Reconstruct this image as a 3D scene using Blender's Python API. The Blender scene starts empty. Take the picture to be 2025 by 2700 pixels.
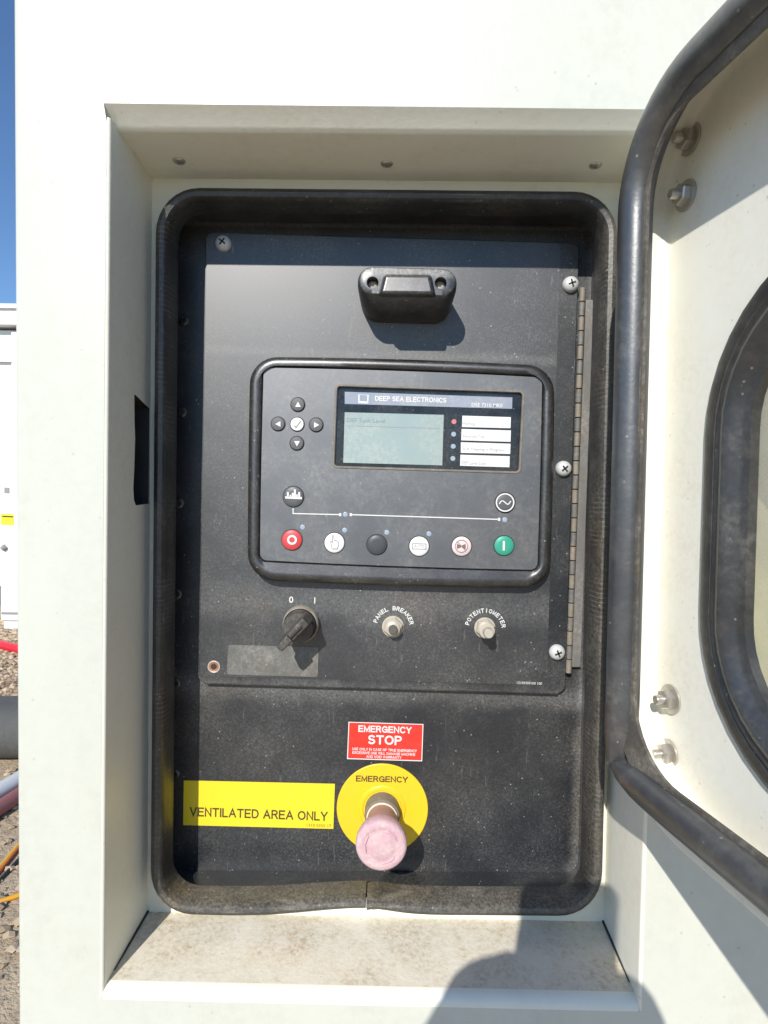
import bpy, bmesh, math, random
from mathutils import Vector, Matrix
random.seed(7)
S = bpy.context.scene
COL = S.collection

# ------------------------------------------------------------------ camera
F = 1600.0                         # focal length in photo pixels (photo 2025 x 2700)
CAM = Vector((0.0, -0.403, 1.5))
PITCH, YAW, ROLL = math.radians(1.8), math.radians(0.63), math.radians(0.8)
CROT = (Matrix.Rotation(YAW, 4, 'Z') @ Matrix.Rotation(math.radians(90) - PITCH, 4, 'X')
        @ Matrix.Rotation(ROLL, 4, 'Z'))
cd = bpy.data.cameras.new('camera'); cam = bpy.data.objects.new('camera', cd); COL.objects.link(cam)
cd.sensor_fit = 'VERTICAL'; cd.sensor_height = 24.0; cd.lens = 24.0 * F / 2700.0
cd.clip_start = 0.005; cd.clip_end = 500
cam.matrix_world = Matrix.Translation(CAM) @ CROT
S.camera = cam
S.cycles.max_bounces = 7; S.cycles.diffuse_bounces = 5; S.cycles.glossy_bounces = 3
S.render.resolution_x, S.render.resolution_y = 768, 1024

# ------------------------------------------------------------------ light
LIGHT = Vector((0.31, 1.0, -0.69)).normalized()     # direction the sunlight travels
W = bpy.data.worlds.new('World'); S.world = W; W.use_nodes = True
nt = W.node_tree; bg = nt.nodes['Background']
sky = nt.nodes.new('ShaderNodeTexSky'); sky.sky_type = 'NISHITA'; sky.sun_disc = False
sky.sun_elevation = math.asin(-LIGHT.z); sky.sun_rotation = math.atan2(-LIGHT.x, -LIGHT.y)
sky.air_density = 1.0; sky.dust_density = 0.0; sky.ozone_density = 7.0
nt.links.new(sky.outputs[0], bg.inputs[0]); bg.inputs[1].default_value = 0.105
sl = bpy.data.lights.new('sun', 'SUN'); sl.energy = 3.4; sl.angle = math.radians(0.5); sl.color = (1.0, 0.955, 0.88)
so = bpy.data.objects.new('sun', sl); COL.objects.link(so)
so.rotation_euler = LIGHT.to_track_quat('-Z', 'Y').to_euler(); so.location = (-2, -5, 6)
S.view_settings.view_transform = 'Standard'; S.view_settings.look = 'None'
S.view_settings.gamma = 1.0; S.view_settings.exposure = 0.54
S.view_settings.use_curve_mapping = False

# ------------------------------------------------------------------ helpers
def ray(px, py):
    return (CROT.to_3x3() @ Vector(((px - 1012.5) / F, -(py - 1350.0) / F, -1.0)))
def at(px, py, Y):                                  # the point of plane y = Y seen at a photo pixel
    r = ray(px, py); return CAM + r * ((Y - CAM.y) / r.y)
def hit(px, py, p0, n):                             # the point of any plane seen at a photo pixel
    r = ray(px, py); return CAM + r * ((p0 - CAM).dot(n) / r.dot(n))
YW, YF, YD, YP = 0.0, 0.070, 0.096, 0.102           # wall, recess flange, hinged panel, back panel
PXM = lambda Y: (Y - CAM.y) / F                     # metres per photo pixel at depth Y
TILT = math.radians(1.0)                            # the black panel hangs a little clockwise

class MB:
    def __init__(s): s.v = []; s.f = []
    def add(s, vs, fs):
        o = len(s.v); s.v += [Vector(p) for p in vs]; s.f += [tuple(i + o for i in f) for f in fs]; return s
    def loft(s, loops, ring=True, cap0=False, cap1=False, close=False):
        n = len(loops[0]); vs = [p for L in loops for p in L]; fs = []
        m = len(loops)
        for k in range(m if close else m - 1):
            a, b = k * n, ((k + 1) % m) * n
            for i in range(n if ring else n - 1):
                j = (i + 1) % n; fs.append((a + i, a + j, b + j, b + i))
        if cap0: fs.append(tuple(range(n - 1, -1, -1)))
        if cap1: fs.append(tuple((m - 1) * n + i for i in range(n)))
        return s.add(vs, fs)
    def prism(s, loop, vec):
        vec = Vector(vec); return s.loft([loop, [p + vec for p in loop]], True, True, True)
    def box(s, a, b):
        x0, y0, z0 = a; x1, y1, z1 = b
        L = [Vector((x0, y0, z0)), Vector((x1, y0, z0)), Vector((x1, y1, z0)), Vector((x0, y1, z0))]
        return s.prism(L, (0, 0, z1 - z0))
    def lathe(s, c, axis, prof, n=32, cap0=True, cap1=True, rot=0.0):
        ax = Vector(axis).normalized(); up = Vector((0, 0, 1)) if abs(ax.z) < .9 else Vector((1, 0, 0))
        e1 = ax.cross(up).normalized(); e2 = ax.cross(e1)
        L = []
        for r, h in prof:
            L.append([c + ax * h + (e1 * math.cos(rot + 2 * math.pi * i / n) + e2 * math.sin(rot + 2 * math.pi * i / n)) * r for i in range(n)])
        return s.loft(L, True, cap0, cap1)
    def tube(s, path, r, n=10, closed=False, cap=True):
        m = len(path); L = []; prev = None
        for k, p in enumerate(path):
            a = path[(k - 1) % m] if (closed or k > 0) else p
            b = path[(k + 1) % m] if (closed or k < m - 1) else p
            t = (b - a).normalized()
            if prev is None:
                up = Vector((0, 0, 1)) if abs(t.z) < .9 else Vector((1, 0, 0)); e = t.cross(up).normalized()
            else:
                e = (prev - t * prev.dot(t)).normalized()
            prev = e; g = t.cross(e); rr = r[k] if isinstance(r, (list, tuple)) else r
            L.append([p + (e * math.cos(2 * math.pi * i / n) + g * math.sin(2 * math.pi * i / n)) * rr for i in range(n)])
        return s.loft(L, True, cap and not closed, cap and not closed, closed)
    def fill(s, outer, holes=(), vec=None):         # planar face with holes, optionally given thickness
        bm = bmesh.new(); es = []
        loops = [outer] + list(holes)
        for L in loops:
            vs = [bm.verts.new(p) for p in L]
            for i in range(len(vs)): es.append(bm.edges.new((vs[i], vs[(i + 1) % len(vs)])))
        bmesh.ops.triangle_fill(bm, edges=es, use_beauty=True)
        bm.verts.index_update()
        vs = [v.co.copy() for v in bm.verts]; fs = [tuple(v.index for v in f.verts) for f in bm.faces]; bm.free()
        s.add(vs, fs)
        if vec is not None:
            vec = Vector(vec); s.add([p + vec for p in vs], fs)
            for L in loops: s.loft([L, [p + vec for p in L]])
        return s
    def grow(s, other): return s.add(other.v, other.f)

def tag(o, label=None, cat=None, group=None, kind=None):
    if label: o['label'] = label
    if cat: o['category'] = cat
    if group: o['group'] = group
    if kind: o['kind'] = kind
    return o
BASE = {}
def thing(name, label, cat, base, group=None):
    o = bpy.data.objects.new(name, None); COL.objects.link(o); o.empty_display_size = 0.02
    o.location = base; BASE[o] = Vector(base); return tag(o, label, cat, group)
def obj(name, mb, mat, parent=None, smooth=35, bevel=0, base=None, seg=2):
    b = BASE[parent] if parent is not None else (Vector(base) if base is not None else None)
    if b is None:
        lo = [min(p[i] for p in mb.v) for i in range(3)]; hi = [max(p[i] for p in mb.v) for i in range(3)]
        b = Vector(((lo[0] + hi[0]) / 2, (lo[1] + hi[1]) / 2, lo[2]))
    me = bpy.data.meshes.new(name); me.from_pydata([tuple(p - b) for p in mb.v], [], mb.f)
    bm = bmesh.new(); bm.from_mesh(me); bmesh.ops.remove_doubles(bm, verts=bm.verts, dist=1e-6)
    bmesh.ops.recalc_face_normals(bm, faces=bm.faces); bm.to_mesh(me); bm.free()
    me.materials.append(mat)
    if smooth:
        for p in me.polygons: p.use_smooth = True
        me.set_sharp_from_angle(angle=math.radians(smooth))
    o = bpy.data.objects.new(name, me); COL.objects.link(o); BASE[o] = b
    if parent is not None: o.parent = parent
    else: o.location = b
    if bevel:
        m = o.modifiers.new('bevel', 'BEVEL'); m.width = bevel; m.segments = seg; m.limit_method = 'ANGLE'
        m.angle_limit = math.radians(40); m.harden_normals = True
    return o
def copy_part(o, parent, delta):                    # a repeat of a part, sharing its mesh
    c = o.copy(); COL.objects.link(c); c.parent = parent; c.location = o.location + Vector(delta); BASE[c] = BASE[o]
    for ch in [k for k in COL.objects if k.parent == o]:
        g = ch.copy(); COL.objects.link(g); g.parent = c
    return c

def roundquad(q, r, seg=6, nedge=1, bulge=(0, 0, 0, 0)):
    """q: TL, TR, BR, BL points in a plane; rounded corners, edges split in nedge, optional outward bow per edge"""
    n = 4; out = []; ctr = sum(q, Vector()) / 4
    rr = r if isinstance(r, (list, tuple)) else [r] * 4
    for i in range(n):
        P, A, B = q[i], q[i - 1], q[(i + 1) % n]
        da = (A - P).normalized(); db = (B - P).normalized(); R = rr[i]
        if R <= 0: out.append(P.copy()); last = P
        else:
            s0, s1 = P + da * R, P + db * R
            for k in range(seg + 1):
                t = k / seg; w = 0.7071
                c0, c1, c2 = (1 - t) ** 2, 2 * t * (1 - t) * w, t * t
                out.append((s0 * c0 + P * c1 + s1 * c2) / (c0 + c1 + c2))
        a = P + db * R; b = B - db * rr[(i + 1) % n]
        for k in range(1, nedge):
            out.append(a.lerp(b, k / nedge))
    if any(bulge):
        for i in range(n):
            A, B = q[i], q[(i + 1) % n]; L = (B - A).length; e = (B - A) / L
            nrm = ((A + B) / 2 - ctr); nrm = (nrm - e * nrm.dot(e)).normalized()
            for p in out:
                d = abs((p - A).dot(nrm)); u = (p - A).dot(e) / L
                if d < rr[i] * 1.05 + 1e-5 and -.01 < u < 1.01:
                    p += nrm * bulge[i] * max(0, 1 - (2 * u - 1) ** 2)
    return out
def inset(q, d):
    """move a quad's corners inward by d (a number or top, right, bottom, left)"""
    dd = d if isinstance(d, (list, tuple)) else [d] * 4
    out = []
    for i in range(4):
        P, A, B = q[i], q[i - 1], q[(i + 1) % 4]
        da = (A - P).normalized(); db = (B - P).normalized()
        out.append(P + da * dd[i] + db * dd[i - 1])
    return out
def pq(pts, Y): return [at(x, y, Y) for x, y in pts]
def setY(L, Y): return [Vector((p.x, Y, p.z)) for p in L]

FRONT = Matrix.Rotation(math.radians(90), 3, 'X')
def text_mb(s, p, height, ang=0.0, width=None, align='CENTER', depth=0.00008, bold=0.0):
    """lettering as flat geometry on a plane facing the camera side (-Y); p is the middle of the line"""
    cu = bpy.data.curves.new('t', 'FONT'); cu.body = s; cu.align_x = align; cu.align_y = 'CENTER'
    cu.size = 1.0; cu.resolution_u = 2; cu.offset = bold
    o = bpy.data.objects.new('t', cu); COL.objects.link(o)
    dg = bpy.context.evaluated_depsgraph_get(); me = bpy.data.meshes.new_from_object(o.evaluated_get(dg))
    vs = [v.co.copy() for v in me.vertices]; fs = [tuple(f.vertices) for f in me.polygons]
    bpy.data.objects.remove(o); bpy.data.curves.remove(cu); bpy.data.meshes.remove(me)
    m = MB()
    if not vs: return m
    xs = [v.x for v in vs]; ys = [v.y for v in vs]
    cx, cy = (min(xs) + max(xs)) / 2, (min(ys) + max(ys)) / 2
    sy = height / max(max(ys) - min(ys), 1e-6); sx = (width / (max(xs) - min(xs))) if width else sy
    R = Matrix.Rotation(ang, 3, 'Y') @ FRONT
    vs = [p + R @ Vector(((v.x - cx) * sx, (v.y - cy) * sy, 0)) for v in vs]
    m.add(vs, fs); return m
def arcp(cx, cy, rx, ry, a0, a1, n=10):
    return [(cx + rx * math.cos(math.radians(a0 + (a1 - a0) * i / n)), cy + ry * math.sin(math.radians(a0 + (a1 - a0) * i / n))) for i in range(n + 1)]
STROKES = {
 'A': (.70, [[(0, 0), (.35, 1), (.70, 0)], [(.13, .34), (.57, .34)]]),
 'C': (.66, [arcp(.36, .5, .36, .5, 42, 318, 18)]),
 'D': (.66, [[(0, 0), (0, 1), (.30, 1)] + arcp(.30, .5, .36, .5, 90, -90, 12) + [(0, 0)]]),
 'E': (.56, [[(.56, 0), (0, 0), (0, 1), (.56, 1)], [(0, .52), (.50, .52)]]),
 'G': (.70, [arcp(.37, .5, .37, .5, 42, 330, 18), [(.40, .47), (.70, .47), (.70, .02)]]),
 'I': (.0, [[(0, 0), (0, 1)]]),
 'L': (.50, [[(0, 1), (0, 0), (.50, 0)]]),
 'M': (.72, [[(0, 0), (0, 1), (.36, .08), (.72, 1), (.72, 0)]]),
 'N': (.62, [[(0, 0), (0, 1), (.62, 0), (.62, 1)]]),
 'O': (.76, [arcp(.38, .5, .38, .5, 90, 450, 24)]),
 'P': (.56, [[(0, 0), (0, 1), (.30, 1)] + arcp(.30, .74, .26, .26, 90, -90, 10) + [(0, .48)]]),
 'R': (.60, [[(0, 0), (0, 1), (.32, 1)] + arcp(.32, .75, .25, .25, 90, -90, 10) + [(0, .50)], [(.34, .50), (.60, 0)]]),
 'S': (.56, [arcp(.28, .745, .26, .255, 35, 255, 10) + arcp(.28, .255, .28, .255, 75, -150, 12)]),
 'T': (.62, [[(0, 1), (.62, 1)], [(.31, 1), (.31, 0)]]),
 'V': (.66, [[(0, 1), (.33, 0), (.66, 1)]]),
 'Y': (.64, [[(0, 1), (.32, .44), (.64, 1)], [(.32, .44), (.32, 0)]]),
 'B': (.58, [[(0, .52), (.32, .52)] + arcp(.32, .26, .26, .26, 90, -90, 8) + [(0, 0), (0, 1), (.30, 1)] + arcp(.30, .76, .24, .24, 90, -90, 8)]),
 'K': (.58, [[(0, 0), (0, 1)], [(.56, 1), (.03, .42)], [(.20, .60), (.58, 0)]]),
 'U': (.60, [[(0, 1), (0, .3)] + arcp(.30, .3, .30, .3, 180, 360, 10) + [(.60, 1)]]),
 'F': (.52, [[(0, 0), (0, 1), (.52, 1)], [(0, .52), (.46, .52)]]),
 'W': (.94, [[(0, 1), (.23, 0), (.47, 1), (.71, 0), (.94, 1)]]),
 'X': (.62, [[(0, 0), (.62, 1)], [(0, 1), (.62, 0)]]),
 'H': (.60, [[(0, 0), (0, 1)], [(.60, 0), (.60, 1)], [(0, .52), (.60, .52)]]),
 '0': (.50, [arcp(.25, .5, .25, .5, 90, 450, 20)]),
}
def stroke_mb(s, p, height, ang, width, th=.14):
    """capitals drawn as even strokes, fitted to a width; p is the middle of the line"""
    polys = []; x = 0.0; k = 0
    for ch in s:
        if ch == ' ': x += .42; continue
        w, st = STROKES[ch]
        for L in st:
            polys.append([(x + a, b * (1 - th) + th / 2) for a, b in L])
        x += w + .20 + th * .4
    tot = x - .20 - th * .4 + th; h = height; sx = (width / tot) if width else h
    R = Matrix.Rotation(ang, 3, 'Y') @ FRONT; m = MB()
    for L in polys:
        L = [p for i, p in enumerate(L) if i == 0 or (Vector(p) - Vector(L[i - 1])).length > 1e-4]
        k += 1; n = len(L); vs = []
        for i in range(n):
            a = Vector(L[max(i - 1, 0)]); b = Vector(L[i]); c = Vector(L[min(i + 1, n - 1)])
            d0 = (b - a).normalized() if i else (c - b).normalized(); d1 = (c - b).normalized() if i < n - 1 else d0
            n0 = Vector((-d0.y, d0.x)); n1 = Vector((-d1.y, d1.x)); mt = (n0 + n1)
            mt = mt.normalized() if mt.length > .2 else n0
            q = mt * (th / 2) / max(mt.dot(n1), .45)
            e = Vector((0, 0))
            if i == 0: e = -d1 * th / 2
            if i == n - 1: e = d0 * th / 2
            if (Vector(L[0]) - Vector(L[-1])).length < .01: e = Vector((0, 0))
            for sg in (1, -1): vs.append(b + q * sg + e)
        pts = [p + R @ Vector(((v.x + th / 2 - tot / 2) * sx, (v.y - .5) * h, k % 3 * .00006 + (i // 2) * .000004)) for i, v in enumerate(vs)]
        m.add(pts, [(2 * i, 2 * i + 1, 2 * i + 3, 2 * i + 2) for i in range(n - 1)])
    return m
def flat(pts, Y, t=0.0002):                          # thin sheet standing t proud of plane Y
    L = pts if isinstance(pts[0], Vector) else pq(pts, Y)
    return MB().prism([p + Vector((0, -t, 0)) for p in L], (0, t, 0))
def disc(px, py, Y, rpx, t, n=28, dome=0.0):
    c = at(px, py, Y); r = rpx * PXM(Y)
    return MB().lathe(c, (0, -1, 0), [(r, 0), (r, t * .7), (r * .93, t), (r * .5, t + dome * .8), (r * .02, t + dome)], n)

# ------------------------------------------------------------------ materials
def new_mat(name):
    m = bpy.data.materials.new(name); m.use_nodes = True
    return m, m.node_tree, m.node_tree.nodes['Principled BSDF']
def ramp(nt, src, p0, p1):
    n = nt.nodes.new('ShaderNodeMapRange'); n.inputs[1].default_value = p0; n.inputs[2].default_value = p1
    nt.links.new(src, n.inputs[0]); return n.outputs[0]
def noise(nt, co, scale, detail=4, rough=.6, stretch=None):
    if stretch:
        mp = nt.nodes.new('ShaderNodeMapping'); mp.inputs['Scale'].default_value = stretch
        nt.links.new(co, mp.inputs[0]); co = mp.outputs[0]
    n = nt.nodes.new('ShaderNodeTexNoise'); n.inputs['Scale'].default_value = scale
    n.inputs['Detail'].default_value = detail; n.inputs['Roughness'].default_value = rough
    nt.links.new(co, n.inputs['Vector']); return n.outputs['Fac']
def math_n(nt, op, a, b):
    n = nt.nodes.new('ShaderNodeMath'); n.operation = op; n.use_clamp = False
    for i, q in enumerate((a, b)):
        if isinstance(q, (int, float)): n.inputs[i].default_value = q
        else: nt.links.new(q, n.inputs[i])
    return n.outputs[0]
def mixc(nt, fac, a, b):
    n = nt.nodes.new('ShaderNodeMix'); n.data_type = 'RGBA'
    if isinstance(fac, (int, float)): n.inputs[0].default_value = fac
    else: nt.links.new(fac, n.inputs[0])
    for i, q in ((6, a), (7, b)):
        if isinstance(q, tuple): n.inputs[i].default_value = q + (1,)
        else: nt.links.new(q, n.inputs[i])
    return n.outputs[2]
def coords(nt):
    g = nt.nodes.new('ShaderNodeNewGeometry'); return g.outputs['Position']
def bump(nt, b, h, strength, dist):
    n = nt.nodes.new('ShaderNodeBump'); n.inputs['Strength'].default_value = strength; n.inputs['Distance'].default_value = dist
    nt.links.new(h, n.inputs['Height']); nt.links.new(n.outputs[0], b.inputs['Normal'])
def dusty(name, base, dust, amount=.5, big=14, fine=420, rough=.45, speck=.0, speck_scale=170, film=0.0,
          bumpd=0.0, bscale=900, spec=.5, metal=0.0, streak=None, rdust=.3, ior=1.5, grain=0.0, gscale=900, bands=(), ribs=None, scratch=0.0, chips=None):
    m, nt, b = new_mat(name); b.inputs['IOR'].default_value = ior; co = coords(nt)
    n1 = ramp(nt, noise(nt, co, big, 5, .65, streak), .38, .72)
    n2 = ramp(nt, noise(nt, co, fine, 3, .7), .42, .66)
    fac = math_n(nt, 'MULTIPLY', n1, math_n(nt, 'ADD', math_n(nt, 'MULTIPLY', n2, .75), .25))
    fac = math_n(nt, 'ADD', math_n(nt, 'MULTIPLY', fac, amount), film)
    if speck > 0:
        vo = nt.nodes.new('ShaderNodeTexVoronoi'); vo.inputs['Scale'].default_value = speck_scale; nt.links.new(co, vo.inputs['Vector'])
        sp = ramp(nt, vo.outputs['Distance'], .17, .05)
        wh = ramp(nt, noise(nt, co, speck_scale * .9, 1, .5), .56, .62)
        sp = math_n(nt, 'MULTIPLY', math_n(nt, 'MULTIPLY', sp, wh), speck)
        fac = math_n(nt, 'ADD', fac, sp)
    if grain:
        vg = nt.nodes.new('ShaderNodeTexVoronoi'); vg.inputs['Scale'].default_value = gscale; nt.links.new(co, vg.inputs['Vector'])
        sx = nt.nodes.new('ShaderNodeSeparateColor'); nt.links.new(vg.outputs['Color'], sx.inputs[0])
        gr = math_n(nt, 'POWER', sx.outputs[0], 3.0)
        fac = math_n(nt, 'ADD', fac, math_n(nt, 'MULTIPLY', gr, math_n(nt, 'MULTIPLY', math_n(nt, 'ADD', n1, .35), grain)))
    if scratch:
        for st, rt in (((1, 1, .10), .12), ((1, 1, .16), -.8)):
            mp = nt.nodes.new('ShaderNodeMapping'); mp.inputs['Rotation'].default_value = (0, rt, 0); mp.inputs['Scale'].default_value = st; nt.links.new(co, mp.inputs[0])
            q1 = ramp(nt, noise(nt, mp.outputs[0], 300, 2, .5), .715, .745)
            fac = math_n(nt, 'ADD', fac, math_n(nt, 'MULTIPLY', q1, scratch))
    if bands or ribs:
        sp3 = nt.nodes.new('ShaderNodeSeparateXYZ'); nt.links.new(co, sp3.inputs[0])
    for (ba, bb, bc, bw, bs_) in bands:               # dust settled along an edge: a*x + b*z + c is the distance from it
        dd = math_n(nt, 'ADD', math_n(nt, 'ADD', math_n(nt, 'MULTIPLY', sp3.outputs[0], ba), math_n(nt, 'MULTIPLY', sp3.outputs[2], bb)), bc)
        jit = math_n(nt, 'MULTIPLY', math_n(nt, 'SUBTRACT', noise(nt, co, 35, 4, .7), .5), bw * 1.6)
        up = nt.nodes.new('ShaderNodeMapRange'); up.interpolation_type = 'SMOOTHSTEP'
        up.inputs[1].default_value = bw; up.inputs[2].default_value = 0.0; nt.links.new(math_n(nt, 'ABSOLUTE', math_n(nt, 'ADD', dd, jit), 0), up.inputs[0])
        fb = math_n(nt, 'MULTIPLY', up.outputs[0], math_n(nt, 'ADD', math_n(nt, 'MULTIPLY', ramp(nt, noise(nt, co, 500, 2, .7), .40, .62), .7), .3))
        fac = math_n(nt, 'ADD', fac, math_n(nt, 'MULTIPLY', fb, bs_))
    if ribs:
        wv = math_n(nt, 'SINE', math_n(nt, 'MULTIPLY', sp3.outputs[2], 6.2832 / ribs), 0)
        rb = math_n(nt, 'MULTIPLY', ramp(nt, wv, .35, .95), ramp(nt, noise(nt, co, 30, 3, .6), .48, .66))
        fac = math_n(nt, 'ADD', fac, math_n(nt, 'MULTIPLY', rb, .28))
    cl = nt.nodes.new('ShaderNodeClamp'); nt.links.new(fac, cl.inputs[0]); fac = cl.outputs[0]
    if amount > .1:
        dust2 = tuple(c * k for c, k in zip(dust, (1.0, .90, .78)))
        dcol = mixc(nt, ramp(nt, noise(nt, co, big * .7 + 2, 3, .6), .5, .64), dust, dust2)
    else: dcol = dust
    col_ = mixc(nt, fac, base, dcol)
    if chips:                                         # small dark flecks scattered over the paint
        cs, cr, ca = chips
        vc = nt.nodes.new('ShaderNodeTexVoronoi'); vc.inputs['Scale'].default_value = cs; nt.links.new(co, vc.inputs['Vector'])
        sc = nt.nodes.new('ShaderNodeSeparateColor'); nt.links.new(vc.outputs['Color'], sc.inputs[0])
        q2 = math_n(nt, 'MULTIPLY', ramp(nt, math_n(nt, 'ADD', vc.outputs['Distance'], math_n(nt, 'MULTIPLY', noise(nt, co, cs * 4, 2, .6), .12)), cr + .08, cr), ramp(nt, sc.outputs[0], .55, .75))
        col_ = mixc(nt, math_n(nt, 'MULTIPLY', q2, ca), col_, (0.16, 0.125, 0.085))
    nt.links.new(col_, b.inputs['Base Color'])
    nt.links.new(math_n(nt, 'ADD', math_n(nt, 'MULTIPLY', fac, rdust), rough), b.inputs['Roughness'])
    b.inputs['Specular IOR Level'].default_value = spec; b.inputs['Metallic'].default_value = metal
    if bumpd: bump(nt, b, noise(nt, co, bscale, 2, .5), 1.0, bumpd)
    return m
def plain(name, col, rough=.5, metal=0.0, spec=.5):
    return dusty(name, col, tuple(min(1, c * .72 + .06) for c in col), .45, 60, 500, rough, spec=spec, metal=metal)

DUST = (0.34, 0.335, 0.315)
M = {}
M['paint'] = dusty('white_paint_sun_dimmed', (0.590, 0.602, 0.530), (0.43, 0.435, 0.38), .50, 10, 90, .36, .6, 110, bumpd=.00012, bscale=260, streak=(1, 1, .3), rdust=.2, chips=(38, .02, .7))  # same white paint as the recess, darkened so full sun does not clip
M['sill_paint'] = dusty('dusty_sill_paint', (0.76, 0.72, 0.61), (0.43, 0.345, 0.225), .80, 24, 220, .6, .6, 210, film=.08, bumpd=.0003, bscale=300, grain=.30, gscale=500, chips=(140, .05, .6))
M['door_paint_light_lifted'] = dusty('door_paint_light_lifted', (0.83, 0.82, 0.73), (0.52, 0.43, 0.28), .30, 16, 240, .34, .6, 150, bumpd=.0001, bscale=260, chips=(120, .035, .55))  # creamier white, also lightened to make up for the glancing sun
M['rubber'] = dusty('black_rubber', (0.010, 0.011, 0.013), (0.20, 0.185, 0.16), .25, 22, 300, .40, .5, 160, film=.02)
M['tube_rubber'] = dusty('tube_rubber', (0.028, 0.031, 0.036), (0.33, 0.325, 0.30), .27, 18, 120, .37, .9, 150, film=.012, bumpd=.0001, bscale=420, rdust=.25, spec=1.0, ior=1.6, grain=.04, gscale=500)
def band(p, q, w, k):                                # dust band along the line p-q (points of a plane facing the camera)
    d = Vector((q.x - p.x, q.z - p.z)).normalized(); nx, nz = -d.y, d.x
    return (nx, nz, -(nx * p.x + nz * p.z), w, k)
B1 = band(at(521, 1812, YP), at(1491, 1842, YP), .016, .26)
B2 = band(at(460, 2332, YP), at(1560, 2340, YP), .008, .40)
B3 = band(at(1535, 1830, YP), at(1520, 2330, YP), .008, .34)
B4 = band(at(500, 590, YP), at(1530, 604, YP), .003, .22)
R2 = band(at(400, 480, YF), at(388, 2413, YF), .0030, .16)
M['recess_paint_shade_lifted'] = dusty('recess_paint_shade_lifted', (0.82, 0.81, 0.70), (0.54, 0.46, 0.32), .28, 12, 120, .42, .35, 130, bumpd=.0001, bscale=260, streak=(1, 1, .35), bands=(R2,), chips=(60, .02, .6))  # the wall's own paint, lightened to lift the shade in the recess
S1 = band(at(1612, 760, .058), at(1570, 2300, .058), .013, .30)
S2 = band(at(460, 2372, .058), at(1540, 2380, .058), .013, .42)
S3 = band(at(425, 700, .058), at(418, 1700, .058), .006, .16)
M['seal_rubber'] = dusty('dusty_seal_rubber', (0.009, 0.010, 0.012), (0.26, 0.235, 0.19), .30, 18, 260, .40, 1.0, 190, film=.015, bumpd=.0002, bscale=420, ribs=.0036, grain=.06, gscale=600, spec=.7, bands=(S1, S2, S3))
M['panel'] = dusty('black_panel', (0.005, 0.007, 0.011), DUST, .17, 13, 520, .44, 1.0, 230, film=.001, spec=.8, ior=1.55, grain=.13, gscale=1000, bands=(B1, B2, B3, B4), scratch=.12)
B5 = band(at(650, 925, YD), at(1470, 950, YD), .006, .20)
B6 = band(at(650, 1590, YD), at(1470, 1612, YD), .022, .17)
M['overlay'] = dusty('black_overlay', (0.005, 0.007, 0.011), DUST, .16, 11, 640, .45, 1.0, 230, film=.003, spec=.95, ior=1.6, grain=.16, gscale=1000, bands=(B5, B6), scratch=.14)
M['black_plastic'] = dusty('black_plastic', (0.006, 0.006, 0.007), DUST, .26, 60, 420, .34, 1.0, 240, film=.004, bumpd=.00008, bscale=1200, spec=.9, ior=1.6, grain=.08)
M['bezel'] = dusty('bezel_plastic', (0.006, 0.006, 0.007), DUST, .16, 30, 420, .34, 1.0, 240, film=.004, bumpd=.00008, bscale=2000, spec=.9, ior=1.6, grain=.07)
M['faceplate'] = dusty('grey_faceplate', (0.040, 0.047, 0.057), (0.30, 0.29, 0.26), .30, 26, 300, .42, 1.0, 260, film=.03, spec=1.0, ior=1.7, grain=.10, scratch=.10)
M['glass_black'] = dusty('display_black', (0.008, 0.009, 0.012), DUST, .20, 40, 500, .12, .6, 300, film=.01)
M['white_ink'] = plain('white_print', (0.72, 0.72, 0.70), .5)
M['black_ink'] = plain('black_print', (0.02, 0.02, 0.02), .5)
M['dark_ink'] = plain('dark_olive_print', (0.07, 0.06, 0.02), .5)
M['grey_ink'] = plain('grey_print', (0.28, 0.28, 0.28), .5)
M['white_plastic'] = plain('white_button', (0.80, 0.80, 0.79), .4)
M['grey_button'] = plain('grey_button', (0.10, 0.105, 0.11), .45)
M['face_button'] = plain('faceplate_button', (0.055, 0.062, 0.072), .42)
M['red_button'] = plain('red_button', (0.60, 0.060, 0.065), .42)
M['green_button'] = plain('green_button', (0.035, 0.34, 0.23), .42)
M['led'] = plain('led_lens', (0.33, 0.40, 0.50), .25)
M['led_red'] = plain('red_led_lens', (0.62, 0.20, 0.21), .25)
M['header'] = dusty('header_blue_grey', (0.25, 0.29, 0.37), (0.5, 0.5, 0.52), .50, 30, 300, .35, .4, 300, film=.08)
M['lcd'] = dusty('lcd_green', (0.29, 0.375, 0.375), (0.54, 0.55, 0.49), .62, 26, 260, .22, .6, 260, film=.05)
M['label_card'] = plain('white_card', (0.74, 0.73, 0.72), .5)
M['red_sticker'] = plain('red_sticker', (0.80, 0.035, 0.022), .42)
M['yellow_sticker'] = dusty('yellow_sticker', (0.86, 0.66, 0.025), (0.70, 0.50, 0.10), .25, 40, 300, .42, .3, 200)
M['yellow_disc'] = dusty('amber_disc', (0.84, 0.56, 0.015), (0.62, 0.42, 0.10), .35, 40, 300, .42, .5, 200, bumpd=.0003, bscale=60)
M['pink'] = dusty('faded_pink_plastic', (0.53, 0.305, 0.365), (0.64, 0.52, 0.49), .90, 80, 260, .55, .5, 260, film=.14, bumpd=.0004, bscale=400, grain=.30, gscale=700)
M['pink_neck'] = dusty('dusty_pink_neck', (0.42, 0.22, 0.22), (0.45, 0.36, 0.28), .9, 90, 300, .6, .4, 260, film=.2)
M['collar'] = dusty('grey_collar', (0.14, 0.12, 0.10), (0.36, 0.32, 0.26), .7, 80, 300, .55, .3, 260, film=.15)
M['cream'] = plain('cream_ring', (0.72, 0.64, 0.48), .5)
M['zinc'] = dusty('zinc_screw', (0.62, 0.63, 0.62), (0.50, 0.48, 0.43), .5, 60, 300, .36, .3, 300, metal=.15)
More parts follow.
